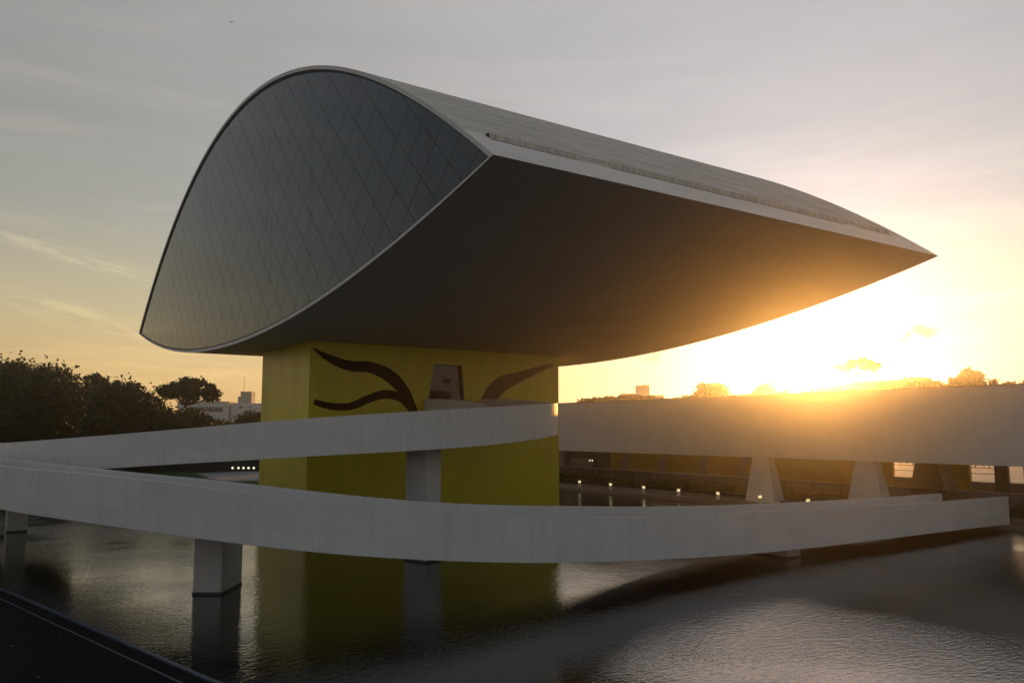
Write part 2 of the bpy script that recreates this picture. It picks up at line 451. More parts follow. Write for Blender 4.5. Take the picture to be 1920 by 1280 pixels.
for k in range(14):
    lx, ly = rl.gauss(3.2, .9), rl.gauss(25.5, 3.5)
    if lx > 6.0 - (ly - 22.5) * .22 - .5: continue
    a = rl.uniform(0, 6.3); s_ = rl.uniform(.03, .07)
    kk = len(mb.v); ca, sa = math.cos(a) * s_, math.sin(a) * s_
    mb.v += [(lx - ca, ly - sa, .312), (lx + sa * .5, ly - ca * .5, .33), (lx + ca, ly + sa, .316), (lx - sa * .5, ly + ca * .5, .322)]; mb.f.append((kk, kk + 1, kk + 2, kk + 3))
M_dry = simple('dry_leaf', (.16, .12, .07), .9)
tag(mb.build('fallen_leaves', M_dry), kind='stuff')
# lawn at the far side of the pool and the grey path across it
lawn = [(-12, 90.3), (10, 97.3), (55, 94.3), (70, 120), (52, 133), (14, 149), (-30, 150)]
tag(mesh('lawn', [(x, y, GZ + .004) for x, y in lawn], [tuple(range(len(lawn)))], M_lawn), kind='structure')
pth = [(30.4, 126), (41.5, 127.2), (60, 120), (52, 104), (33.5, 103.6), (29.0, 105.5), (28.8, 112)]
tag(mesh('path', [(x, y, GZ + .008) for x, y in pth], [tuple(range(len(pth)))[::-1]], M_path), kind='structure')
# right bank: stone ledge and steps in front of the long gallery, floor below it
def edgeX(y): return 59.6 + (y - 27.5) * (56.7 - 59.6) / (73.4 - 27.5)
mb = MB()
yy = [-12, 27.5, 73.4, 94]
strip(mb, [(edgeX(y), y) for y in yy], -2.0, .02, .1, .34)
tag(mb.build('stone_ledge', M_step), kind='structure')
mb = MB(); strip(mb, [(edgeX(y) + 2.4, y) for y in yy], -1.2, .0, .2, .50)
tag(mb.build('stone_step', M_step), kind='structure')
tag(mesh('gallery_floor', [(66.3, -12, 1.0), (96, -12, 1.0), (96, 112, 1.0), (66.3, 112, 1.0), (66.3, -12, .2), (66.3, 112, .2)], [(0, 1, 2, 3), (0, 3, 5, 4)], M_step), kind='structure')
tag(mesh('pavement', [(96, -60, .32), (330, -60, .32), (330, 100, .32), (96, 140, .32)], [(0, 1, 2, 3)], M_pave), kind='structure')

# ------------------------------------------------------------------ the eye
YC, HY = 56.33, 32.95
ZT, RISE, DROP = 16.47, 12.8, 4.05
X0, X1 = 15.3, 45.25
def ztop(y, r=RISE, h=HY, z0=ZT): return z0 + r * (1 - ((y - YC) / h) ** 2)
def zbot(y, d=DROP, h=HY, z0=ZT): return z0 - d * (1 - abs((y - YC) / h) ** 2.1)
museum = empty('museum_building', (30, YC, 0), 'huge concrete eye with dark diamond glazing carried on a yellow tiled tower', 'building')
NY = 140
ys = [YC - HY * math.cos(math.pi * i / NY) for i in range(NY + 1)]
# roof: from the riser of the right edge to the riser of the left edge
YG = 1.65   # how far in from the tip the edge beam reaches
def beam_z(y):      # edge beam slopes just under the roof line
    return ztop(y)
GD = 2.12
yr0, yr1 = YC - HY + GD, YC + HY - GD
yr = [YC + (yr1 - YC) * math.sin(math.pi * (i / 120 - .5)) for i in range(121)]
XA, XB = X0 + 1.0, X1 - 1.6          # where the gutter starts and stops
v = []; f = []
xs = [X0, XA, 20, 25, 30, 35, 40, XB, X1]
for y in yr:
    for x in xs: v.append((x, y, ztop(y)))
nx = len(xs)
for i in range(len(yr) - 1):
    for j in range(nx - 1):
        a = i * nx + j; f.append((a, a + 1, a + nx + 1, a + nx))
mesh('roof_shell', v, f, M_roof, museum, True)
# underside
v = []; f = []
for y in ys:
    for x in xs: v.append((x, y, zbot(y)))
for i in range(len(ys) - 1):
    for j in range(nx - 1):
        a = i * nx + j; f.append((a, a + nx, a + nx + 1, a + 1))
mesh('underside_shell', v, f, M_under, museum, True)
# edge beams with the gutter between beam and roof, both long edges
for sgn in (-1, 1):
    def Y(d): return YC + sgn * (HY - d)
    zb_ = ztop(Y(YG)); zr = ztop(Y(GD))
    for xa, xb, dmax in ((X0, XA, GD), (XA, XB, YG), (XB, X1, GD)):
        dd = [dmax * k / 8 for k in range(9)]
        v = []; f = []
        for d in dd: v += [(xa, Y(d), ztop(Y(d))), (xb, Y(d), ztop(Y(d)))]
        for k in range(8): f.append((2 * k, 2 * k + 1, 2 * k + 3, 2 * k + 2))
        mesh('edge_beam', v, f, M_lip, museum, True)
    v = [(XA, Y(YG), zb_), (XB, Y(YG), zb_), (XB, Y(YG + .01), zb_ - .28), (XA, Y(YG + .01), zb_ - .28), (XB, Y(1.92), zb_ - .28), (XA, Y(1.92), zb_ - .28)]
    mesh('gutter_floor', v, [(0, 1, 2, 3), (3, 2, 4, 5)], M_riser, museum)
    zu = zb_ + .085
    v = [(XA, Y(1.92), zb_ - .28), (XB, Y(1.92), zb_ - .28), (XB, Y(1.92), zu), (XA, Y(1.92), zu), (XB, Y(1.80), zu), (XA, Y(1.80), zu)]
    mesh('gutter_painted_shadow', v, [(0, 1, 2, 3), (3, 2, 4, 5)], M_wet_shade, museum)  # dark colour and undercut stand in for the shadow line below the riser
    v = [(XA, Y(1.80), zu), (XB, Y(1.80), zu), (XB, Y(1.84), zr), (XA, Y(1.84), zr), (XB, Y(GD), zr + .001), (XA, Y(GD), zr + .001)]
    mesh('gutter_riser', v, [(0, 1, 2, 3), (3, 2, 4, 5)], M_riser, museum)
    for x in (XA, XB):
        mesh('gutter_end', [(x, Y(YG), zb_ - .3), (x, Y(YG), zb_), (x, Y(GD), zr), (x, Y(GD), zb_ - .3)], [(0, 1, 2, 3)], M_lip, museum)
    for xa, xb in ((20.5, 22.3), (39.2, 40.3)):
        mb = MB(); mb.prism([(Y(YG - .004), zb_ - .3), (Y(YG - .004), zb_ + .06), (Y(1.76), zb_ + .06), (Y(1.76), zb_ - .3)], 'x', xa, xb)
        mb.build('gutter_block', M_lip, museum)
# front and rear rims: the thickness of the shells seen edge-on, then a dark frame, then glass
HI = HY - .30; RI = RISE - .21; DI = DROP - .21; Z0I = ZT + .0
for xf, sx in ((X0, 1), (X1, -1)):
    for nm, fo, fi in (('upper_rim', lambda y: ztop(y), lambda y: ztop(y, RI, HI, Z0I)), ('lower_rim', lambda y: zbot(y), lambda y: zbot(y, DI, HI, Z0I))):
        v = []; f = []
        for k in range(NY + 1):
            c = -math.cos(math.pi * k / NY)
            yo = YC + HY * c; yi = YC + HI * c
            v += [(xf, yo, fo(yo)), (xf, yi, fi(yi)), (xf + sx * .17, yi, fi(yi))]
        for k in range(NY):
            a = 3 * k
            f += [(a, a + 3, a + 4, a + 1), (a + 1, a + 4, a + 5, a + 2)]
        mesh(nm, v, f, M_lip, museum, False)
XG = X0 + .12
HF = HI - .09; RF = RI - .16; DF = DI - .11
v = []; f = []
for k in range(NY + 1):
    c = -math.cos(math.pi * k / NY)
    yi = YC + HI * c; yf = YC + HF * c
    v += [(XG - .04, yi, ztop(yi, RI, HI, Z0I) - .004), (XG - .04, yf, ztop(yf, RF, HF, Z0I)), (XG - .04, yf, zbot(yf, DF, HF, Z0I)), (XG - .04, yi, zbot(yi, DI, HI, Z0I) + .004)]
for k in range(NY):
    a = 4 * k; f += [(a, a + 4, a + 5, a + 1), (a + 2, a + 6, a + 7, a + 3)]
mesh('glazing_frame', v, f, M_frame, museum)
# dark sheet the joints between the panes show
v = []; f = []
for k in range(NY + 1):
    c = -math.cos(math.pi * k / NY); yi = YC + HI * c
    v += [(XG + .022, yi, ztop(yi, RI, HI, Z0I)), (XG + .022, yi, zbot(yi, DI, HI, Z0I))]
for k in range(NY):
    a = 2 * k; f.append((a, a + 2, a + 3, a + 1))
mesh('joint_backing', v, f, M_black, museum)
v = [(X1 - .45, p[1], p[2]) for p in v]
mesh('rear_glazing', v, f, M_glass, museum)
# individual diamond panes
def clip(poly, crv):
    """Sutherland-Hodgman against a convex polygon, both CCW"""
    out = poly
    for i in range(len(crv)):
        a = crv[i]; b_ = crv[(i + 1) % len(crv)]
        ex, ey = b_[0] - a[0], b_[1] - a[1]
        def side(p): return ex * (p[1] - a[1]) - ey * (p[0] - a[0])
        new = []
        for j in range(len(out)):
            p, q = out[j], out[(j + 1) % len(out)]
            sp, sq = side(p), side(q)
            if sp >= 0: new.append(p)
            if (sp >= 0) != (sq >= 0):
                t = sp / (sp - sq); new.append((p[0] + (q[0] - p[0]) * t, p[1] + (q[1] - p[1]) * t))
        out = new
        if len(out) < 3: return []
    return out
crv = []
NCV = 90
for k in range(NCV + 1):
    c = -math.cos(math.pi * k / NCV); y = YC + HF * c; crv.append((y, zbot(y, DF, HF, Z0I)))
for k in range(1, NCV):
    c = math.cos(math.pi * k / NCV); y = YC + HF * c; crv.append((y, ztop(y, RF, HF, Z0I)))
DYc, DZc = 2.276, 2.28
rnd = random.Random(4)
panes = []
for i in range(-16, 17):
    for j in range(-8, 14):
        for h in (0, .5):
            cy = YC + (i + h) * DYc; cz = 15.99 + (j + h) * DZc
            hy, hz = DYc / 2 - .018, DZc / 2 - .018
            pl = clip([(cy, cz - hz), (cy + hy, cz), (cy, cz + hz), (cy - hy, cz)], crv)
            if len(pl) >= 3:
                q = [pl[0]]
                for p in pl[1:]:
                    if abs(p[0] - q[-1][0]) + abs(p[1] - q[-1][1]) > .004: q.append(p)
                pl = q
                ar = abs(sum(pl[k][0] * pl[(k + 1) % len(pl)][1] - pl[(k + 1) % len(pl)][0] * pl[k][1] for k in range(len(pl)))) / 2
                if ar > .01 and len(pl) >= 3: panes.append((ar, pl))
panes.sort(key=lambda t: -t[0])
rest = MB()
for idx, (ar, pl) in enumerate(panes):
    mb = MB() if idx < 299 else rest
    k = len(mb.v); nn = len(pl)
    cy = sum(p[0] for p in pl) / nn; cz = sum(p[1] for p in pl) / nn
    ty, tz = rnd.gauss(0, .0009), rnd.gauss(0, .0009)
    for p in pl: mb.v.append((XG + (p[0] - cy) * ty + (p[1] - cz) * tz, p[0], p[1]))
    for p in pl: mb.v.append((XG + .014, p[0], p[1]))
    mb.f.append(tuple(range(k, k + nn))[::-1])
    mb.f += [(k + a, k + (a + 1) % nn, k + nn + (a + 1) % nn, k + nn + a) for a in range(nn)]
    if idx < 299: mb.build('glass_pane', M_glass, museum)
if rest.v: tag(rest.build('small_glass_panes', M_glass, museum), kind='stuff')

# ------------------------------------------------------------------ the yellow tower
TX0, TX1, TY0, TY1, TZ = 18.95, 39.3, 50.6, 60.3, 12.62
D = [(27.45, 7.2), (30.85, 7.2), (30.42, 11.40), (28.08, 11.38)]      # door opening on the south wall
v = []; f = []; uv = []
def quad(pts, uvs):
    k = len(v); v.extend(pts); f.append(tuple(range(k, k + len(pts)))); uv.extend(uvs)
def sq(x0, z0, x1, z1):
    quad([(x0, TY0, z0), (x1, TY0, z0), (x1, TY0, z1), (x0, TY0, z1)], [(x0, z0), (x1, z0), (x1, z1), (x0, z1)])
zb0 = -.5
sq(TX0, zb0, D[0][0], D[0][1]); sq(D[0][0], zb0, D[1][0], D[0][1]); sq(D[1][0], zb0, TX1, D[0][1])
def pg(ps): quad([(p[0], TY0, p[1]) for p in ps], list(ps))
pg([(TX0, D[0][1]), D[0], D[3], (TX0, D[3][1])]); pg([D[1], (TX1, D[0][1]), (TX1, D[2][1]), D[2]])
pg([(TX0, D[3][1]), D[3], (D[3][0], TZ), (TX0, TZ)]); pg([D[3], D[2], (D[2][0], TZ), (D[3][0], TZ)]); pg([D[2], (TX1, D[2][1]), (TX1, TZ), (D[2][0], TZ)])
quad([(TX0, TY1, zb0), (TX0, TY0, zb0), (TX0, TY0, TZ), (TX0, TY1, TZ)], [(TY1, zb0), (TY0, zb0), (TY0, TZ), (TY1, TZ)])
quad([(TX1, TY0, zb0), (TX1, TY1, zb0), (TX1, TY1, TZ), (TX1, TY0, TZ)], [(TY0, zb0), (TY1, zb0), (TY1, TZ), (TY0, TZ)])
quad([(TX1, TY1, zb0), (TX0, TY1, zb0), (TX0, TY1, TZ), (TX1, TY1, TZ)], [(TX1, zb0), (TX0, zb0), (TX0, TZ), (TX1, TZ)])
tower = mesh('tower', v, f, M_yel, museum)
ul = tower.data.uv_layers.new(name='UVMap')
for i, c in enumerate(uv): ul.data[i].uv = c
# door reveal, glass, frame, notice
mb = MB()
dep = .34
k = 0
for a in range(4):
    p, q = D[a], D[(a + 1) % 4]
    mb.v += [(p[0], TY0 - .002, p[1]), (q[0], TY0 - .002, q[1]), (q[0], TY0 + dep, q[1]), (p[0], TY0 + dep, p[1])]
    mb.f.append((4 * a, 4 * a + 1, 4 * a + 2, 4 * a + 3))
mb.build('door_reveal', M_galgrey, tower)
mb = MB(); mb.prism(D, 'y', TY0 + dep - .03, TY0 + dep + .02)
M_dglass = simple('door_glass', (.012, .012, .011), 0.02, vary=.05); M_dglass.node_tree.nodes['Principled BSDF'].inputs['IOR'].default_value = 1.6
mb.build('glass_door', M_dglass, tower)
mb = MB()
for a, wd in ((0, .07), (1, .10), (2, .06), (3, .05)):
    p, q = D[a], D[(a + 1) % 4]; dx, dz = q[0] - p[0], q[1] - p[1]; L = math.hypot(dx, dz); nx_, nz_ = -dz / L * wd, dx / L * wd
    mb.prism([p, q, (q[0] + nx_, q[1] + nz_), (p[0] + nx_, p[1] + nz_)], 'y', TY0 + dep - .12, TY0 + dep - .035)
mb.build('door_frame', M_black, tower)
mb = MB(); mb.box(29.0, TY0 + dep - .05, 10.08, 29.62, TY0 + dep - .033, 10.42)
mb.build('door_notice', M_intr, tower)
# plain brush-like bands of dark tile
def band(name, ctr, m, seed):
    rr = random.Random(seed)
    P = np.array([(c[0], c[1]) for c in ctr]); Wd = np.array([c[2] for c in ctr]); N = 60
    t = np.linspace(0, len(P) - 1, N); out = []
    def cr(A, tt):
        i = int(min(max(math.floor(tt), 0), len(A) - 2)); u = tt - i
        p0 = A[max(i - 1, 0)]; p1 = A[i]; p2 = A[i + 1]; p3 = A[min(i + 2, len(A) - 1)]
        return .5 * ((2 * p1) + (-p0 + p2) * u + (2 * p0 - 5 * p1 + 4 * p2 - p3) * u * u + (-p0 + 3 * p1 - 3 * p2 + p3) * u ** 3)
    C = np.array([cr(P, x) for x in t]); WW = np.array([cr(Wd, x) for x in t])
    T = np.gradient(C, axis=0); T /= np.linalg.norm(T, axis=1)[:, None]; Nn = np.stack([-T[:, 1], T[:, 0]], 1)
    a = C + Nn * (WW / 2 + np.array([rr.uniform(-.012, .012) for _ in t]))[:, None]
    b_ = C - Nn * (WW / 2 + np.array([rr.uniform(-.012, .012) for _ in t]))[:, None]
    mb = MB()
    for p, q in zip(a, b_):
        mb.v += [(p[0], TY0 - .006, p[1]), (q[0], TY0 - .006, q[1]), (p[0], TY0 + .01, p[1]), (q[0], TY0 + .01, q[1])]
    for i in range(N - 1):
        k = 4 * i
        mb.f += [(k, k + 1, k + 5, k + 4), (k, k + 4, k + 6, k + 2), (k + 1, k + 3, k + 7, k + 5)]
    mb.build(name, m, tower)
band('dark_tile_band', [(19.1, 12.05, .03), (20.1, 11.5, .45), (21.6, 11.0, .68), (23.2, 10.95, .75), (24.6, 10.45, .9), (25.7, 9.5, .8), (26.4, 8.4, .6), (26.9, 7.2, .5)], M_ink, 1)
band('dark_tile_band', [(19.3, 8.55, .35), (20.4, 8.3, .45), (21.8, 8.3, .5), (23.2, 8.85, .55), (24.4, 9.15, .6), (25.6, 8.9, .6), (26.5, 8.0, .5)], M_ink, 2)
band('grey_tile_band', [(38.8, 11.85, .28), (37.2, 11.35, .55), (35.6, 10.75, .8), (34.1, 10.25, 1.15), (33.1, 9.4, 1.3), (32.4, 8.2, 1.3)], M_ink2, 3)

# ------------------------------------------------------------------ ramps
LO = [(60, 27.2, 2.22, 0.32), (55, 27.2, 2.26, 0.41), (50, 27.2, 2.30, 0.45), (45, 27.2, 2.4, 0.48), (40, 27.2, 2.50, 0.51), (36, 27.2, 2.6, 0.57), (32, 27.2, 2.69, 0.68), (28, 27.2, 2.82, 0.86), (24, 27.2, 2.99, 1.08), (20, 27.4, 3.24, 1.37), (16.5, 27.7, 3.57, 1.71), (13.5, 28.2, 3.95, 2.05), (11, 29.1, 4.27, 2.37), (9.2, 30.3, 4.50, 2.61), (7.8, 31.8, 4.68, 2.78), (6.4, 33.7, 4.86, 2.94), (5.1, 36, 4.98, 3.06), (3.9, 38.8, 5.05, 3.12), (2.8, 42, 5.08, 3.14), (1.9, 45.5, 5.12, 3.16), (0.9, 50, 5.25, 3.25), (0.0, 55.5, 5.45, 3.4), (-.4, 61, 5.6, 3.55)]
LI = [(58.6, 31.2, 2.23), (54, 31.2, 2.27), (50, 31.2, 2.32), (45, 31.2, 2.39), (40, 31.2, 2.48), (35, 31.2, 2.62), (30, 31.2, 2.82), (26, 31.2, 3.05), (22, 31.3, 3.29), (18.5, 31.6, 3.55), (15.5, 32.1, 3.86), (13, 33, 4.18), (11, 34.4, 4.45), (9.3, 36.4, 4.66), (7.8, 38.8, 4.79), (6.5, 41.5, 4.9), (5.3, 45, 4.98), (4.2, 49.5, 5.04), (3.3, 54, 5.06), (2.7, 58, 5.06), (2.55, 60.9, 5.08)]
UO = [(2.7, 61.0, 5.9, 3.83), (5.1, 56, 6.18, 4.2), (7.5, 51.5, 6.46, 4.56), (10.3, 46.6, 6.8, 4.92), (13, 42.3, 7.14, 5.22), (15.5, 39, 7.39, 5.48), (18, 36.8, 7.60, 5.66), (20.5, 35.4, 7.78, 5.83), (23.2, 34.9, 7.95, 6.03), (25.8, 35.3, 8.11, 6.25), (28, 36.5, 8.24, 6.43), (29.6, 38.2, 8.34, 6.53), (30.8, 40.3, 8.45, 6.65), (31.7, 42.8, 8.6, 6.8), (32.2, 45.5, 8.78, 6.95), (32.3, 48.0, 8.92, 7.0), (32.2, 50.55, 8.98, 7.05)]
UI = [(7.3, 62.8, 5.95), (9.0, 58.6, 6.2), (11.2, 54.2, 6.5), (13.8, 49.6, 6.85), (16.4, 45.6, 7.15), (18.8, 42.3, 7.42), (21.0, 40.3, 7.62), (23.2, 39.4, 7.8), (25.2, 39.9, 8.0), (26.7, 41.3, 8.2), (27.5, 43.4, 8.42), (27.75, 45.8, 8.65), (27.6, 48.2, 8.82), (27.35, 50.55, 8.9)]
def crspline(pts, n):
    A = np.array(pts, float)
    d = np.r_[0, np.cumsum(np.linalg.norm(np.diff(A[:, :2], axis=0), axis=1))]
    out = []
    for s in np.linspace(0, d[-1], n):
        i = min(np.searchsorted(d, s, 'right') - 1, len(A) - 2); u = (s - d[i]) / (d[i + 1] - d[i])
        p1, p2 = A[i], A[i + 1]
        m1 = (A[i + 1] - A[max(i - 1, 0)]) / (d[i + 1] - d[max(i - 1, 0)]) * (d[i + 1] - d[i])
        j = min(i + 2, len(A) - 1)
        m2 = (A[j] - A[i]) / (d[j] - d[i]) * (d[i + 1] - d[i])
        out.append((2 * u ** 3 - 3 * u ** 2 + 1) * p1 + (u ** 3 - 2 * u ** 2 + u) * m1 + (-2 * u ** 3 + 3 * u ** 2) * p2 + (u ** 3 - u ** 2) * m2)
    return np.array(out)
def parapet(name, pts, side, parent, th=.20, drop=None):
    """wall along pts (x,y,ztop[,zbot]); thickness goes to side (+1 left of travel)"""
    C = pts; T = np.gradient(C[:, :2], axis=0); T /= np.linalg.norm(T, axis=1)[:, None]
    N = np.stack([-T[:, 1], T[:, 0]], 1) * side
    zb_ = C[:, 3] if C.shape[1] > 3 else C[:, 2] - drop
    v = []; f = []
    for i in range(len(C)):
        x, y, z = C[i, :3]; ix, iy = x + N[i, 0] * th, y + N[i, 1] * th
        v += [(x, y, zb_[i]), (x, y, z), (ix, iy, z), (ix, iy, zb_[i])]
    for i in range(len(C) - 1):
        k = 4 * i
        for a in range(4): f.append((k + a, k + (a + 1) % 4, k + 4 + (a + 1) % 4, k + 4 + a) if side > 0 else (k + a, k + 4 + a, k + 4 + (a + 1) % 4, k + (a + 1) % 4))
    k = 4 * (len(C) - 1); f += [(0, 1, 2, 3), (k + 3, k + 2, k + 1, k)]
    o = mesh(name, v, f, M_white, parent)
    me = o.data; ul = me.uv_layers.new(name='UVMap'); L = np.r_[0, np.cumsum(np.linalg.norm(np.diff(C[:, :2], axis=0), axis=1))]
    for lp in me.loops:
        vi = lp.vertex_index; ii = vi // 4
        ul.data[lp.index].uv = (L[ii], (v[vi][2] - C[ii, 2]))
    bm = bmesh.new(); bm.from_mesh(o.data); bmesh.ops.recalc_face_normals(bm, faces=bm.faces); bm.to_mesh(o.data); bm.free()
    bevel(o, .018, 2)
    return o
def deck(name, A, B, parent, dz=1.08, hp=1.88, inset=.03):
    n_ = len(A); v = []; f = []
    for a, b_ in zip(A, B):
        d = (b_[:2] - a[:2]); d /= np.linalg.norm(d); p = a[:2] + d * inset; q = b_[:2] - d * inset
        zb1 = (a[3] if len(a) > 3 else a[2] - hp) + .012
        zb2 = b_[2] - (a[2] - zb1)
        v += [(p[0], p[1], zb1), (p[0], p[1], a[2] - dz), (q[0], q[1], b_[2] - dz), (q[0], q[1], zb2)]
    for i in range(n_ - 1):
        k = 4 * i
        for a in range(4): f.append((k + a, k + (a + 1) % 4, k + 4 + (a + 1) % 4, k + 4 + a))
    k = 4 * (n_ - 1); f += [(3, 2, 1, 0), (k, k + 1, k + 2, k + 3)]
    o = mesh(name, v, f, M_deck, parent)
    bm = bmesh.new(); bm.from_mesh(o.data); bmesh.ops.recalc_face_normals(bm, faces=bm.faces); bm.to_mesh(o.data); bm.free()
    return o
lower = empty('pedestrian_ramp', (30, 29, 0), 'long white concrete ramp with solid parapets sweeping low over the pool in front', 'ramp')
upper = empty('pedestrian_ramp', (20, 42, 0), 'upper white concrete ramp curving round to the trapezoid door of the yellow tower', 'ramp')
NL = 170
LOs = crspline(LO, NL); LIs = crspline(LI, NL)
LIs4 = np.c_[LIs, LIs[:, 2] - 1.85]
parapet('outer_parapet', LOs, -1, lower); parapet('inner_parapet', LIs4, 1, lower)
deck('ramp_deck', LOs, LIs, lower)
UOs = crspline(UO, 120); UIs = crspline(UI, 120); UIs4 = np.c_[UIs, UIs[:, 2] - 1.88]
parapet('outer_parapet', UOs, 1, upper); parapet('inner_parapet', UIs4, -1, upper)
deck('ramp_deck', UOs, UIs, upper)
# landing at the hairpin on the left, beyond the edge of the picture
ld = [(-.4, 61), (2.6, 61), (7.3, 62.8), (7.6, 66), (5.5, 69), (2.5, 69.5), (.3, 67.5), (-.4, 64)]
mb = MB(); mb.prism(ld, 'z', 3.7, 4.65); mb.build('hairpin_landing', M_deck, upper)
crv_l = crspline([(-.4, 61, 5.6, 3.6), (-.4, 64, 5.7, 3.6), (.3, 67.5, 5.75, 3.6), (2.5, 69.5, 5.8, 3.6), (5.5, 69, 5.85, 3.6), (7.6, 66, 5.9, 3.7), (7.3, 62.8, 5.95, 3.9)], 40)
parapet('landing_parapet', crv_l, -1, upper)
# piers of the ramps (dark wet collar at the water line)
def pier(parent, c, ux, hx, hy, top):
    mb = MB(); mb.obox(c, ux, hx, hy, .09, top); p = bevel(mb.build('pier', M_white, parent), .03)
    mb = MB(); mb.obox(c, ux, hx + .01, hy + .01, -.8, .09); mb.build('pier_base', M_wet_shade, p)
# nearest corner and long side known for each pier
def pier_corner(parent, near, ux, lx, ly, top):
    ux = Vector((ux[0], ux[1])).normalized(); uy = Vector((-ux.y, ux.x))
    c = Vector(near) + ux * lx / 2 + uy * ly / 2
    pier(parent, c, ux, lx / 2, ly / 2, top)
pier_corner(lower, (9.65, 35.2), (.60, .80), 2.3, 1.2, 2.6)
pier_corner(lower, (36.9, 27.9), (1, 0), 1.1, 2.4, .6)
pier_corner(upper, (20.45, 37.5), (.80, -.60), 1.25, 1.25, 5.9) if False else None
pier_corner(upper, (20.4, 37.4), (.97, .25), 1.05, 1.6, 5.88)
pier_corner(upper, (3.5, 64.0), (1, 0), 1.2, 1.2, 3.7)

# ------------------------------------------------------------------ long gallery building on the right
gal = empty('gallery_building', (68, 50, 0), 'long low white gallery on tapered piers across the pool', 'building')
GXF, GXB, GT, GB, GY0, GY1 = 60.0, 79.0, 9.84, 4.26, -22.0, 104.0
mb = MB(); mb.box(GXF, GY0, GB, GXB, GY1, GT); bevel(mb.build('upper_storey', M_white2, gal), .04)
mb = MB(); mb.box(GXF - .05, GY0 - .05, GT + .002, GXF + .35, GY1 + .05, GT + .05); mb.build('roof_flashing', M_step, gal)
for yc in (48.2, 38.0):
    mb = MB()
    y0, y1, t0, t1 = yc - 1.65, yc + 1.65, yc - .85, yc + .85
    mb.hexa([(GXF + .1, y0, .3), (GXF + 1.5, y0, .3), (GXF + 1.5, y1, .3), (GXF + .1, y1, .3), (GXF + .35, t0, GB - .003), (GXF + 1.2, t0, GB - .003), (GXF + 1.2, t1, GB - .003), (GXF + .35, t1, GB - .003)])
    bevel(mb.build('tapered_pier', M_white2, gal), .04)
for yc in (40.2, 30.0, 58.5, 69.0, 80):
    mb = MB(); xx = 73.5
    mb.hexa([(xx, yc - 1.7, 1.0), (xx + 2, yc - 1.7, 1.0), (xx + 2, yc + 1.7, 1.0), (xx, yc + 1.7, 1.0), (xx, yc - .9, GB - .003), (xx + 2, yc - .9, GB - .003), (xx + 2, yc + .9, GB - .003), (xx, yc + .9, GB - .003)])
    if yc < 45: mb.build('rear_pier', M_beige, gal)
# back wall below: yellow tile with grey bands, then solid pieces with openings between
def bw(y0, y1, z0, z1, m, nm='back_wall'): 
    mb = MB(); mb.box(80.0, y0, z0, 80.4, y1, z1); return mb.build(nm, m, gal)
bw(47.3, 90.7, 1.0, GB, M_galwall, 'yellow_tiled_wall')
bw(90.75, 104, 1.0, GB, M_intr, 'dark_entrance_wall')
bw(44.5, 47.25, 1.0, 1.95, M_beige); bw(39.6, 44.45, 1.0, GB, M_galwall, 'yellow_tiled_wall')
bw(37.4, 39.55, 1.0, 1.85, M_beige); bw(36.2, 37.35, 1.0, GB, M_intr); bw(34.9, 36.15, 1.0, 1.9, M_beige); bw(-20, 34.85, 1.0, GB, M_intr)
for yc in (87.6, 80.2, 73.0, 66.5):
    mb = MB(); N = 14
    for i in range(N + 1):
        t = i / N; z = 1.0 + t * (GB - 1.0 - .02); y = yc - 1.6 * t * t + .25 * math.sin(4 * t); wd = .9 - .35 * t
        mb.v += [(79.985, y - wd, z), (79.985, y + wd, z)]
    for i in range(N): mb.f.append((2 * i, 2 * i + 2, 2 * i + 3, 2 * i + 1))
    mb.build('grey_tile_band', M_galgrey, gal)
mb = MB(); mb.box(78.6, 100.0, 1.0, 79.2, 102.0, GB); mb.build('entrance_post', M_beige, gal)
mb = MB(); mb.box(79.0, 94.5, 1.0, 79.8, 98.8, 2.35); mb.build('reception_counter', M_beige, gal)
for y in (94.0, 93.4):
    mb = MB(); mb.cyl(78.8, y, 2.05, 2.28, .07, 8); mb.build('entrance_lamp', M_lamp2, gal)
# fence bars seen through the open bays
for (y0, y1) in ((44.5, 47.25), (37.4, 39.55)):
    for z in (2.6, 3.15, 3.75):
        mb = MB(); mb.box(80.15, y0, z, 80.2, y1, z + .05); mb.build('bay_rail', M_frame, gal)
    mb = MB(); mb.box(80.15, (y0 + y1) / 2 - .9 + .25, 3.15, 80.2, (y0 + y1) / 2 - .9 + .30, 3.8); mb.build('bay_bar', M_frame, gal)
    mb = MB(); mb.box(80.15, (y0 + y1) / 2 + .6, 3.15, 80.2, (y0 + y1) / 2 + .65, 3.8); mb.build('bay_bar', M_frame, gal)
    mb = MB(); mb.tube([(80.1, (y0 + y1) / 2 - .1, 3.5), (80.2, (y0 + y1) / 2 - .1, 3.5)], [.14, .14], 12); mb.build('bay_roundel', M_frame, gal)

# glass balustrade behind the hedge
bal = empty('glass_balustrade', (66, 50, 1.0), 'long low glass balustrade with a thin pale handrail under the gallery', 'balustrade')
mb = MB(); mb.box(65.95, -10, 1.96, 66.07, 104, 2.02); mb.build('handrail', M_steel, bal)
i = 0; y = -10.0
pm = None
while y < 103:
    if pm is None:
        mb = MB(); mb.box(65.99, y + .04, 1.05, 66.02, y + 2.96, 1.955); pm = mb.build('glass_panel', M_clear, bal); ps = MB().box(65.98, y - .02, .98, 66.03, y + .02, 1.958).build('post', M_frame, bal)
    else:
        for src in (pm, ps):
            c = src.copy(); COL.objects.link(c); c.parent = bal; c.location.y += (y + 10.0)
    y += 3.0
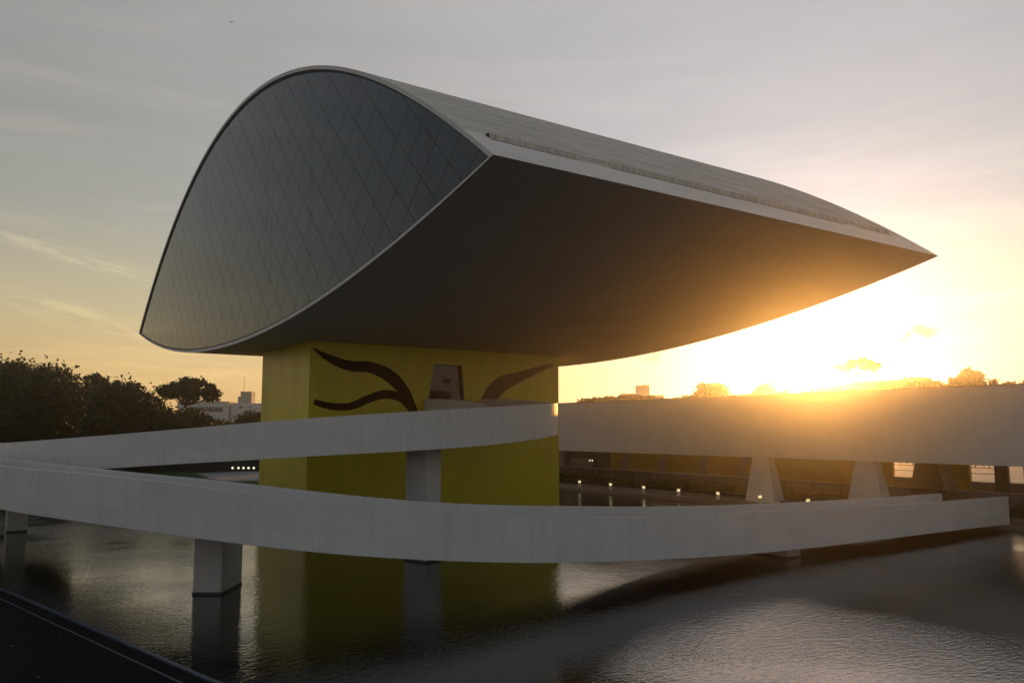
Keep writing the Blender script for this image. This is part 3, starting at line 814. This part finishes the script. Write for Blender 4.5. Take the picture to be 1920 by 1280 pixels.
# clipped hedge along the terrace
def leaves(mb_v, mb_f, centers, size, rg):
    n_ = len(centers)
    k0 = sum(len(a) for a in mb_v)
    d = rg.normal(size=(n_, 3)); d /= np.linalg.norm(d, axis=1)[:, None]
    e = rg.normal(size=(n_, 3)); e -= (e * d).sum(1)[:, None] * d; e /= np.linalg.norm(e, axis=1)[:, None]
    s = size * rg.uniform(.6, 1.35, size=(n_, 1))
    q = np.stack([centers - d * s, centers + e * s * .7, centers + d * s, centers - e * s * .7], 1).reshape(-1, 3)
    mb_v.append(q); mb_f.append(np.arange(n_ * 4).reshape(-1, 4) + k0)
def leafobj(name, V, F, m, parent=None):
    V = np.concatenate(V); F = np.concatenate(F)
    V = V - np.array(parent_loc(parent))[None, :]
    me = bpy.data.meshes.new(name)
    me.vertices.add(len(V)); me.vertices.foreach_set('co', V.astype('f').ravel())
    me.loops.add(F.size); me.loops.foreach_set('vertex_index', F.astype('i').ravel())
    me.polygons.add(len(F)); me.polygons.foreach_set('loop_start', np.arange(0, F.size, 4, dtype='i')); me.polygons.foreach_set('loop_total', np.full(len(F), 4, 'i'))
    me.update(calc_edges=True); me.materials.append(m)
    o = bpy.data.objects.new(name, me); COL.objects.link(o); o.parent = parent
    return o
rg = np.random.default_rng(7)
V = []; F = []
nh = 22000
c = np.stack([rg.uniform(63.3, 64.6, nh), rg.uniform(-8, 98, nh), rg.uniform(.5, 1.12, nh)], 1); c[:, 2] += .12 * np.sin(c[:, 1] * 2.3) * rg.uniform(0, 1, nh)
leaves(V, F, c, .11, rg)
tag(leafobj('hedge', V, F, M_hedge), 'low planted hedge in front of the glass balustrade along the right bank', 'hedge')

# ------------------------------------------------------------------ bollard lights on the right bank
bl = [(59.0, 72.2, 'bollard light farthest left on the right bank, beside the yellow tower'), (58.95, 66.9, 'second bollard light to the right of the yellow tower'), (58.85, 61.7, 'third bollard light to the right of the yellow tower'),
      (58.8, 56.8, 'fourth bollard light from the yellow tower, in mid bank'), (58.95, 52.0, 'bollard light just left of the first tapered pier'), (59.05, 47.3, 'bollard light standing before the first tapered pier'),
      (59.3, 42.6, 'bollard light between the two tapered piers'), (60.0, 27.0 - 1.0, 'bollard light right of the ramp end, nearest one')]
proto = None
for x, y, lb in bl:
    if proto is None:
        root = empty('bollard_light', (x, y, .34), lb, 'bollard light', 'bollard lights along the pool edge')
        mb = MB(); mb.cyl(x, y, .34, .80, .165, 18); mb.build('post', M_white2, root)
        mb = MB(); mb.cyl(x, y, .802, .985, .15, 18); mb.build('lamp', M_lamp, root)
        mb = MB(); mb.cyl(x, y, .987, 1.06, .185, 18, .15); mb.build('cap', M_white2, root)
        proto = root
    else:
        root = proto.copy(); COL.objects.link(root); root.location = (x, y, .34); root['label'] = lb
        for ch in list(proto.children):
            c = ch.copy(); COL.objects.link(c); c.parent = root

# ------------------------------------------------------------------ garden wall with round lamps, far left of the tower
gw = MB(); gw.hexa([(14, 147.3, .2), (46, 125.2, .2), (46.3, 125.7, .2), (14.3, 147.8, .2), (14, 147.3, 1.9), (46, 125.2, 1.9), (46.3, 125.7, 1.9), (14.3, 147.8, 1.9)])
tag(gw.build('garden_wall', M_wall), 'long dark garden wall beyond the lawn left of the tower', 'wall')
lampn = ['leftmost', 'second from the left', 'middle', 'second from the right', 'rightmost']
for i, (x, y) in enumerate([(37.0, 131.2), (37.75, 130.65), (38.4, 130.2), (39.05, 129.75), (39.75, 129.3)]):
    # nearest point in front of the wall
    d = Vector((32, -22.1, 0)).normalized(); p0 = Vector((14, 147.3, 0)); t = (Vector((x, y, 0)) - p0).dot(d); q = p0 + d * t - Vector((-d.y, d.x, 0)) * .06
    mb = MB(); mb.tube([tuple(q + Vector((0, 0, .72))), tuple(q - Vector((-d.y, d.x, 0)) * .1 + Vector((0, 0, .72)))], [.17, .15], 14)
    r_ = empty('wall_lamp', (q.x, q.y, .72), f'{lampn[i]} of the five round lit lamps on the dark garden wall', 'lamp', 'round lamps on the garden wall')
    mb.build('glowing_lens', M_lamp2, r_)

# ------------------------------------------------------------------ trees
def tree(name, x, y, top, width, label, cat='tree', group=None, low=None, seed=1, leaf=.26, nclump=46, per=420, airy=0.0, umbrella=False, m=None, base=.3, trunk_r=.35):
    rg = np.random.default_rng(seed); H = top - base
    root = empty(name, (x, y, base), label, cat, group)
    low = low if low is not None else base + H * .35
    cz = (top + low) / 2; rz = (top - low) / 2; rx = width / 2
    # clump centres through the crown, denser to the outside
    cl = []
    while len(cl) < nclump:
        d = rg.normal(size=3); d /= np.linalg.norm(d); r = rg.uniform(.35, 1.0) ** .6
        p = d * r
        if umbrella and p[2] < -.25 + .55 * (1 - np.hypot(p[0], p[1])) * 0: continue
        cl.append((x + p[0] * rx * .86, y + p[1] * rx * .86, cz + p[2] * rz * .84))
    cl = np.array(cl)
    if umbrella:
        rr = np.hypot(cl[:, 0] - x, cl[:, 1] - y) / rx
        cl[:, 2] -= rr ** 2 * rz * .45
    mb = MB()
    sway = rg.uniform(-.6, .6, 2)
    fork = Vector((x + sway[0] * .5, y + sway[1] * .5, low + (0.05 if umbrella else .25) * (top - low)))
    mb.tube([(x, y, base - .3), (x + sway[0] * .3, y + sway[1] * .3, base + (fork.z - base) * .5), tuple(fork)], [trunk_r, trunk_r * .75, trunk_r * .6], 8)
    idx = rg.permutation(len(cl))[:14]
    for i in idx:
        e = Vector(cl[i]); mid = fork.lerp(e, .5) + Vector((rg.uniform(-.3, .3), rg.uniform(-.3, .3), -.12 * (e - fork).length if umbrella else .1))
        mb.tube([tuple(fork - Vector((0, 0, .4))), tuple(mid), tuple(e)], [trunk_r * .42, trunk_r * .24, .05], 6)
    mb.build('trunk', M_bark, root)
    V = []; F = []
    keep = cl[rg.uniform(size=len(cl)) > airy]
    cr_ = .17 * (rx + rz) if not umbrella else .125 * rx
    for p in keep:
        rr_ = cr_ * rg.uniform(.7, 1.3); k = int(per * rg.uniform(.6, 1.3))
        c = rg.normal(size=(k, 3)) * .5; c[:, 2] *= .75
        leaves(V, F, p + c * rr_, leaf, rg)
    # ragged twigs at the outline
    k = int(per * 1.5)
    d = rg.normal(size=(k, 3)); d /= np.linalg.norm(d, axis=1)[:, None]; d[:, 2] = np.abs(d[:, 2])
    c = np.stack([x + d[:, 0] * rx * rg.uniform(.74, .90, k), y + d[:, 1] * rx * rg.uniform(.74, .90, k), cz + d[:, 2] * rz * rg.uniform(.74, .90, k)], 1)
    if umbrella: c[:, 2] -= (np.hypot(c[:, 0] - x, c[:, 1] - y) / rx) ** 2 * rz * .45
    leaves(V, F, c, leaf * .6, rg)
    leafobj('crown', V, F, m or M_leaf, root)
    return root

GL = 'trees left of the tower'
tree('broadleaf_tree', 1.7, 156.7, 19.1, 15, 'dark tree at the far left edge behind the ramp', group=GL, low=1.5, seed=11, nclump=80)
tree('broadleaf_tree', 7.7, 158.6, 18.8, 12.5, 'tallest dark tree near the left edge with thin top twigs', group=GL, low=1.5, seed=12, nclump=80)
tree('broadleaf_tree', 12.2, 147.0, 16.9, 10.5, 'dark tree just right of the tallest left tree', group=GL, low=1.2, seed=13, nclump=75)
tree('broadleaf_tree', 16.2, 154.0, 15.6, 10.0, 'low sloping dark tree left of the small airy crown', group=GL, low=1.2, seed=14, nclump=70)
tree('broadleaf_tree', 21.6, 167.3, 16.9, 4.4, 'small airy round crown with sky showing through among the left trees', group=GL, low=13.8, seed=15, nclump=22, per=220, airy=.1, leaf=.25)
tree('broadleaf_tree', 21.9, 136.5, 14.8, 9.2, 'broad round dark tree left of the umbrella tree', group=GL, low=.8, seed=16, nclump=80)
tree('broadleaf_tree', 26.3, 142.3, 13.9, 5.8, 'short dark tree tucked beside the umbrella tree', group=GL, low=1.0, seed=17, nclump=50)
tree('umbrella_tree', 33.4, 147.2, 15.7, 12.6, 'wide umbrella-shaped tree with gaps in its crown in front of the white offices', group=GL, low=11.0, seed=18, nclump=58, per=210, airy=.12, umbrella=True, leaf=.26, trunk_r=.4)
tree('bush', 32.0, 139.0, 10.4, 11.2, 'large olive bush under the umbrella tree', 'bush', low=.6, seed=19, nclump=60, m=M_leaf2)
tree('bush', 37.3, 142.2, 8.6, 8.4, 'lower olive bush at the foot of the white office block', 'bush', low=.5, seed=20, nclump=50, m=M_leaf2)
tree('bush', 45.4, 151.4, 10.7, 6.6, 'dark green bush right beside the yellow tower in front of the offices', 'bush', low=1.0, seed=21, nclump=44)
tree('bush', 41.5, 152.5, 8.6, 4.4, 'small low bush between the office blocks and the tower bush', 'bush', low=.8, seed=22, nclump=34)
# dark undergrowth below the left trees
V = []; F = []; rg = np.random.default_rng(5)
nu = 26000; t = rg.uniform(0, 1, nu); hgt = rg.uniform(0, 1, nu) ** .8
c = np.stack([-12 + 56 * t + rg.normal(0, 1.5, nu), 170 - 34 * t + rg.normal(0, 1.5, nu), .3 + hgt * (7.6 - 2.4 * t)], 1)
leaves(V, F, c, .42, rg)
tag(leafobj('undergrowth', V, F, M_leaf), kind='stuff')

GR = 'trees beyond the gallery roof'
tree('round_tree', 146.0, 130.1, 17.6, 8.2, 'large round tree standing above the gallery roof right of centre', group=GR, low=11.5, seed=31, nclump=46, per=230, leaf=.28, airy=.05)
tree('round_tree', 164.3, 129.7, 17.9, 6.4, 'smaller round tree to the right of the large round one above the roof', group=GR, low=12.5, seed=32, nclump=36, per=220, leaf=.28)
tree('round_tree', 173.0, 129.8, 16.7, 5.4, 'low tree just left of the sun above the gallery roof', group=GR, low=12.0, seed=33, nclump=30, per=220, leaf=.28)
tree('umbrella_tree', 183.4, 116.5, 24.4, 11.8, 'tall flat-topped tree beside the setting sun', group=GR, low=20.2, seed=34, nclump=34, per=170, airy=.12, umbrella=True, leaf=.26, trunk_r=.28)
tree('slender_tree', 203.9, 102.4, 19.9, 4.6, 'small feathery tree left of the tall clump at right', group=GR, low=15.0, seed=35, nclump=26, per=180, leaf=.26, airy=.1)
tree('slender_tree', 211.6, 103.2, 22.0, 6.6, 'tallest tree of the clump above the right end of the roof', group=GR, low=14.5, seed=36, nclump=40, per=220, leaf=.28)
tree('slender_tree', 204.6, 95.9, 19.2, 5.2, 'round bushy tree right of the tallest clump tree', group=GR, low=14.0, seed=37, nclump=28, per=100, leaf=.28)
tree('slender_tree', 214.6, 95.0, 18.6, 5.0, 'low tree near the right edge above the roof', group=GR, low=14.0, seed=38, nclump=22, per=180, leaf=.26, airy=.15)
tree('slender_tree', 217.5, 91.0, 19.3, 6.6, 'tree at the far right edge above the roof', group=GR, low=13.5, seed=39, nclump=30, per=180, leaf=.28)
# far wood as one mass, on a low rise
def mass(name, prof, depth, leaf, per, seed, m, zlow=9):
    rg = np.random.default_rng(seed); V = []; F = []; P = np.array(prof)
    for i in range(len(P) - 1):
        L = np.linalg.norm(P[i + 1, :2] - P[i, :2]); k = int(per * L)
        t = rg.uniform(0, 1, k)[:, None]; q = P[i] * (1 - t) + P[i + 1] * t
        hh = rg.uniform(0, 1, k) ** .7
        ridge = .55 * np.sin(q[:, 0] * .9 + q[:, 1] * .5) + .4 * np.sin(q[:, 0] * 2.3)
        c = np.stack([q[:, 0] + rg.uniform(-depth, depth, k), q[:, 1] + rg.uniform(-depth, depth, k), zlow + hh * (q[:, 2] + ridge * .7 - zlow)], 1)
        leaves(V, F, c, leaf, rg)
    return tag(leafobj(name, V, F, m), kind='stuff')
mass('distant_wood', [(178, 146, 15.6), (189, 137, 16.2), (196.2, 132, 18.4), (200.9, 128.7, 19.0), (205.1, 125.9, 18.8), (207.2, 124.4, 20.0), (211.7, 121.3, 19.8), (215.5, 118.7, 20.3), (221.2, 114.8, 19.0), (223.5, 113.2, 18.0), (235, 104, 17.6), (250, 92, 17.8)], 2.0, .5, 420, 51, M_leaf)
mass('unseen_wood_behind', [(40, -62, 10), (62, -60, 13.5), (80, -60, 12.5), (84, -60, 15.5), (90, -58, 15.0), (96, -58, 11), (120, -60, 12.5), (150, -60, 12)], 2.0, .5, 260, 53, M_leaf, .3)  # unseen trees behind the camera, added for their reflection in the door glass
mass('distant_shrubs', [(133, 163, 13.6), (137.3, 160.5, 14.5), (139.5, 158.9, 15.2), (143.5, 156.2, 15.4), (146.3, 154.2, 14.8), (153.1, 149.5, 14.7), (157.7, 146.4, 15.0), (165, 142, 15.0), (178, 138, 15.4)], 1.2, .38, 300, 52, M_leaf)

# ------------------------------------------------------------------ far buildings
off = empty('office_building', (68, 268, 0), 'white office block with bands of blue green windows behind the umbrella tree', 'building')
ud = Vector((78.5 - 65.4, 261.7 - 270.6, 0)).normalized(); un = Vector((ud.y, -ud.x, 0))       # along, and toward the viewer (-)
if un.dot(Vector((-1, -1, 0))) < 0: un = -un
def fbox(nm, a, b_, z0, z1, m, parent, d0=0.0, d1=-8.0, O=Vector((65.4, 270.6, 0))):
    p = [O + ud * a + un * d0, O + ud * b_ + un * d0, O + ud * b_ + un * d1, O + ud * a + un * d1]
    mb = MB(); mb.hexa([(q.x, q.y, z0) for q in p[::-1]] + [(q.x, q.y, z1) for q in p[::-1]])
    return mb.build(nm, m, parent)
fbox('wall', -7, 9.1, .3, 15.2, M_office, off)
fbox('roof_parapet', -7.2, 9.3, 15.2, 15.5, M_office2, off, .2, -8.2)
for z in (4.5, 8.35, 12.25):
    wn = fbox('window', -5.5, 7.3, z, z + 1.55, M_ogl, off, .06, -.1)
    for a in (-3, -.5, 2.0, 4.6): fbox('mullion', a, a + .12, z + .02, z + 1.53, M_office2, wn, .12, .065)
for a, wd, hh in ((0.5, 1.6, 2.1), (2.6, .9, 1.2), (4.4, 1.4, .7)): fbox('roof_plant', a, a + wd, 15.5, 15.5 + hh, M_office2, off, -1, -3)
off2 = empty('office_building', (77, 262, 0), 'pale stepped office block with a roof tower and mast left of the yellow tower', 'building')
fbox('wall', 9.6, 19.5, .3, 15.0, M_office, off2, -1.2, -10)
fbox('roof_tower', 12.2, 15.7, 15.0, 18.8, M_office2, off2, -2, -6); fbox('roof_tower', 11.4, 12.15, 15.0, 17.2, M_office2, off2, -2, -5)
fbox('window', 12.0, 13.3, 13.5, 14.0, M_ogl, off2, -1.15, -1.3); fbox('window', 15.2, 16.0, 13.5, 14.0, M_ogl, off2, -1.15, -1.3)
fbox('mast', 12.9, 13.0, 18.8, 23.6, M_office2, off2, -3, -3.1)
off3 = empty('office_building', (86, 258, 0), 'small pale building partly hidden at the edge of the yellow tower', 'building')
fbox('wall', 20.6, 30.5, .3, 13.6, M_office2, off3, -4, -12); fbox('roof_box', 22.3, 27, 13.6, 15.4, M_office2, off3, -5, -9)
fbox('wall_pier', 20.9, 21.8, .3, 13.4, M_office, off3, -3.6, -3.95)
wb = empty('white_building', (210, 220, 0), 'distant white building with a square roof block above the gallery roof', 'building')
ud = Vector((216.3 - 203.9, 215.3 - 223.9, 0)).normalized(); un = Vector((-ud.y, ud.x, 0))
if un.dot(Vector((-1, -1, 0))) < 0: un = -un
O3 = Vector((203.9, 223.9, 0))
fbox('wall', 0, 15.1, .3, 19.3, M_office2, wb, 0, -10, O3); fbox('roof_slab', -.3, 9.8, 19.3, 19.8, M_office2, wb, .2, -10, O3)
fbox('roof_block', 5.4, 9.9, 19.8, 22.9, M_office2, wb, -.2, -5, O3)
fbox('window', 7.3, 9.0, 18.3, 18.8, M_ogl, wb, .05, -.1, O3)
fbox('roof_plant', 7.8, 9.2, 22.9, 23.2, M_office2, wb, -1, -3, O3)

# ------------------------------------------------------------------ two birds
def bird(x, y, z, span, az, label, bank=0.3):
    root = empty('bird', (x, y, z), label, 'bird')
    fw = Vector((math.cos(az), math.sin(az), 0)); rt = Vector((math.sin(az), -math.cos(az), 0)); upv = Vector((0, 0, 1)); c = Vector((x, y, z))
    mb = MB(); L = span * .42
    mb.tube([tuple(c - fw * L * .5), tuple(c - fw * L * .15), tuple(c + fw * L * .15), tuple(c + fw * L * .38), tuple(c + fw * L * .5)], [span * .02, span * .06, span * .07, span * .045, span * .01], 8)
    mb.build('body', M_bird, root, True)
    for s in (-1, 1):
        up_ = .30 if s > 0 else -.55 * bank / .3
        pts = [c + fw * L * .2, c + rt * s * span * .25 + upv * span * .12 + fw * L * .22, c + rt * s * span * .5 + upv * span * up_ * .5 - fw * L * .15, c + rt * s * span * .25 + upv * span * .1 - fw * L * .12, c - fw * L * .1]
        mb = MB(); mb.v = [tuple(p) for p in pts] + [tuple(p - upv * span * .012) for p in pts]; mb.f = [(0, 1, 2, 3, 4), (9, 8, 7, 6, 5)] + [(i, (i + 1) % 5, 5 + (i + 1) % 5, 5 + i) for i in range(5)]
        mb.build('wing', M_bird, root)
    mb = MB(); q = c - fw * L * .5
    mb.hexa([tuple(p) for p in (q - rt * span * .02, q + rt * span * .02, q + rt * span * .07 - fw * L * .3, q - rt * span * .07 - fw * L * .3)] + [tuple(p + upv * .004) for p in (q - rt * span * .02, q + rt * span * .02, q + rt * span * .07 - fw * L * .3, q - rt * span * .07 - fw * L * .3)])
    mb.build('tail', M_bird, root)
bird(10.74, 41.17, 27.7, .30, R(70), 'dark swallow banking high in the sky at upper left')
bird(25.2, 39.75, 31.0, .13, R(20), 'tiny dark bird high in the sky above the roof')

# ------------------------------------------------------------------ evening haze
mb = MB(); mb.box(-720, -420, -1.6, 920, 920, 34.0)
hz = mb.build('haze', None); tag(hz, kind='stuff')
m = bpy.data.materials.new('evening_haze'); m.use_nodes = True; t = m.node_tree; t.nodes.clear()
pv = t.nodes.new('ShaderNodeVolumePrincipled'); pv.inputs['Color'].default_value = (1.0, .93, .84, 1); pv.inputs['Density'].default_value = .00058; pv.inputs['Anisotropy'].default_value = .918
mo = t.nodes.new('ShaderNodeOutputMaterial'); t.links.new(pv.outputs[0], mo.inputs['Volume'])
hz.data.materials.append(m)
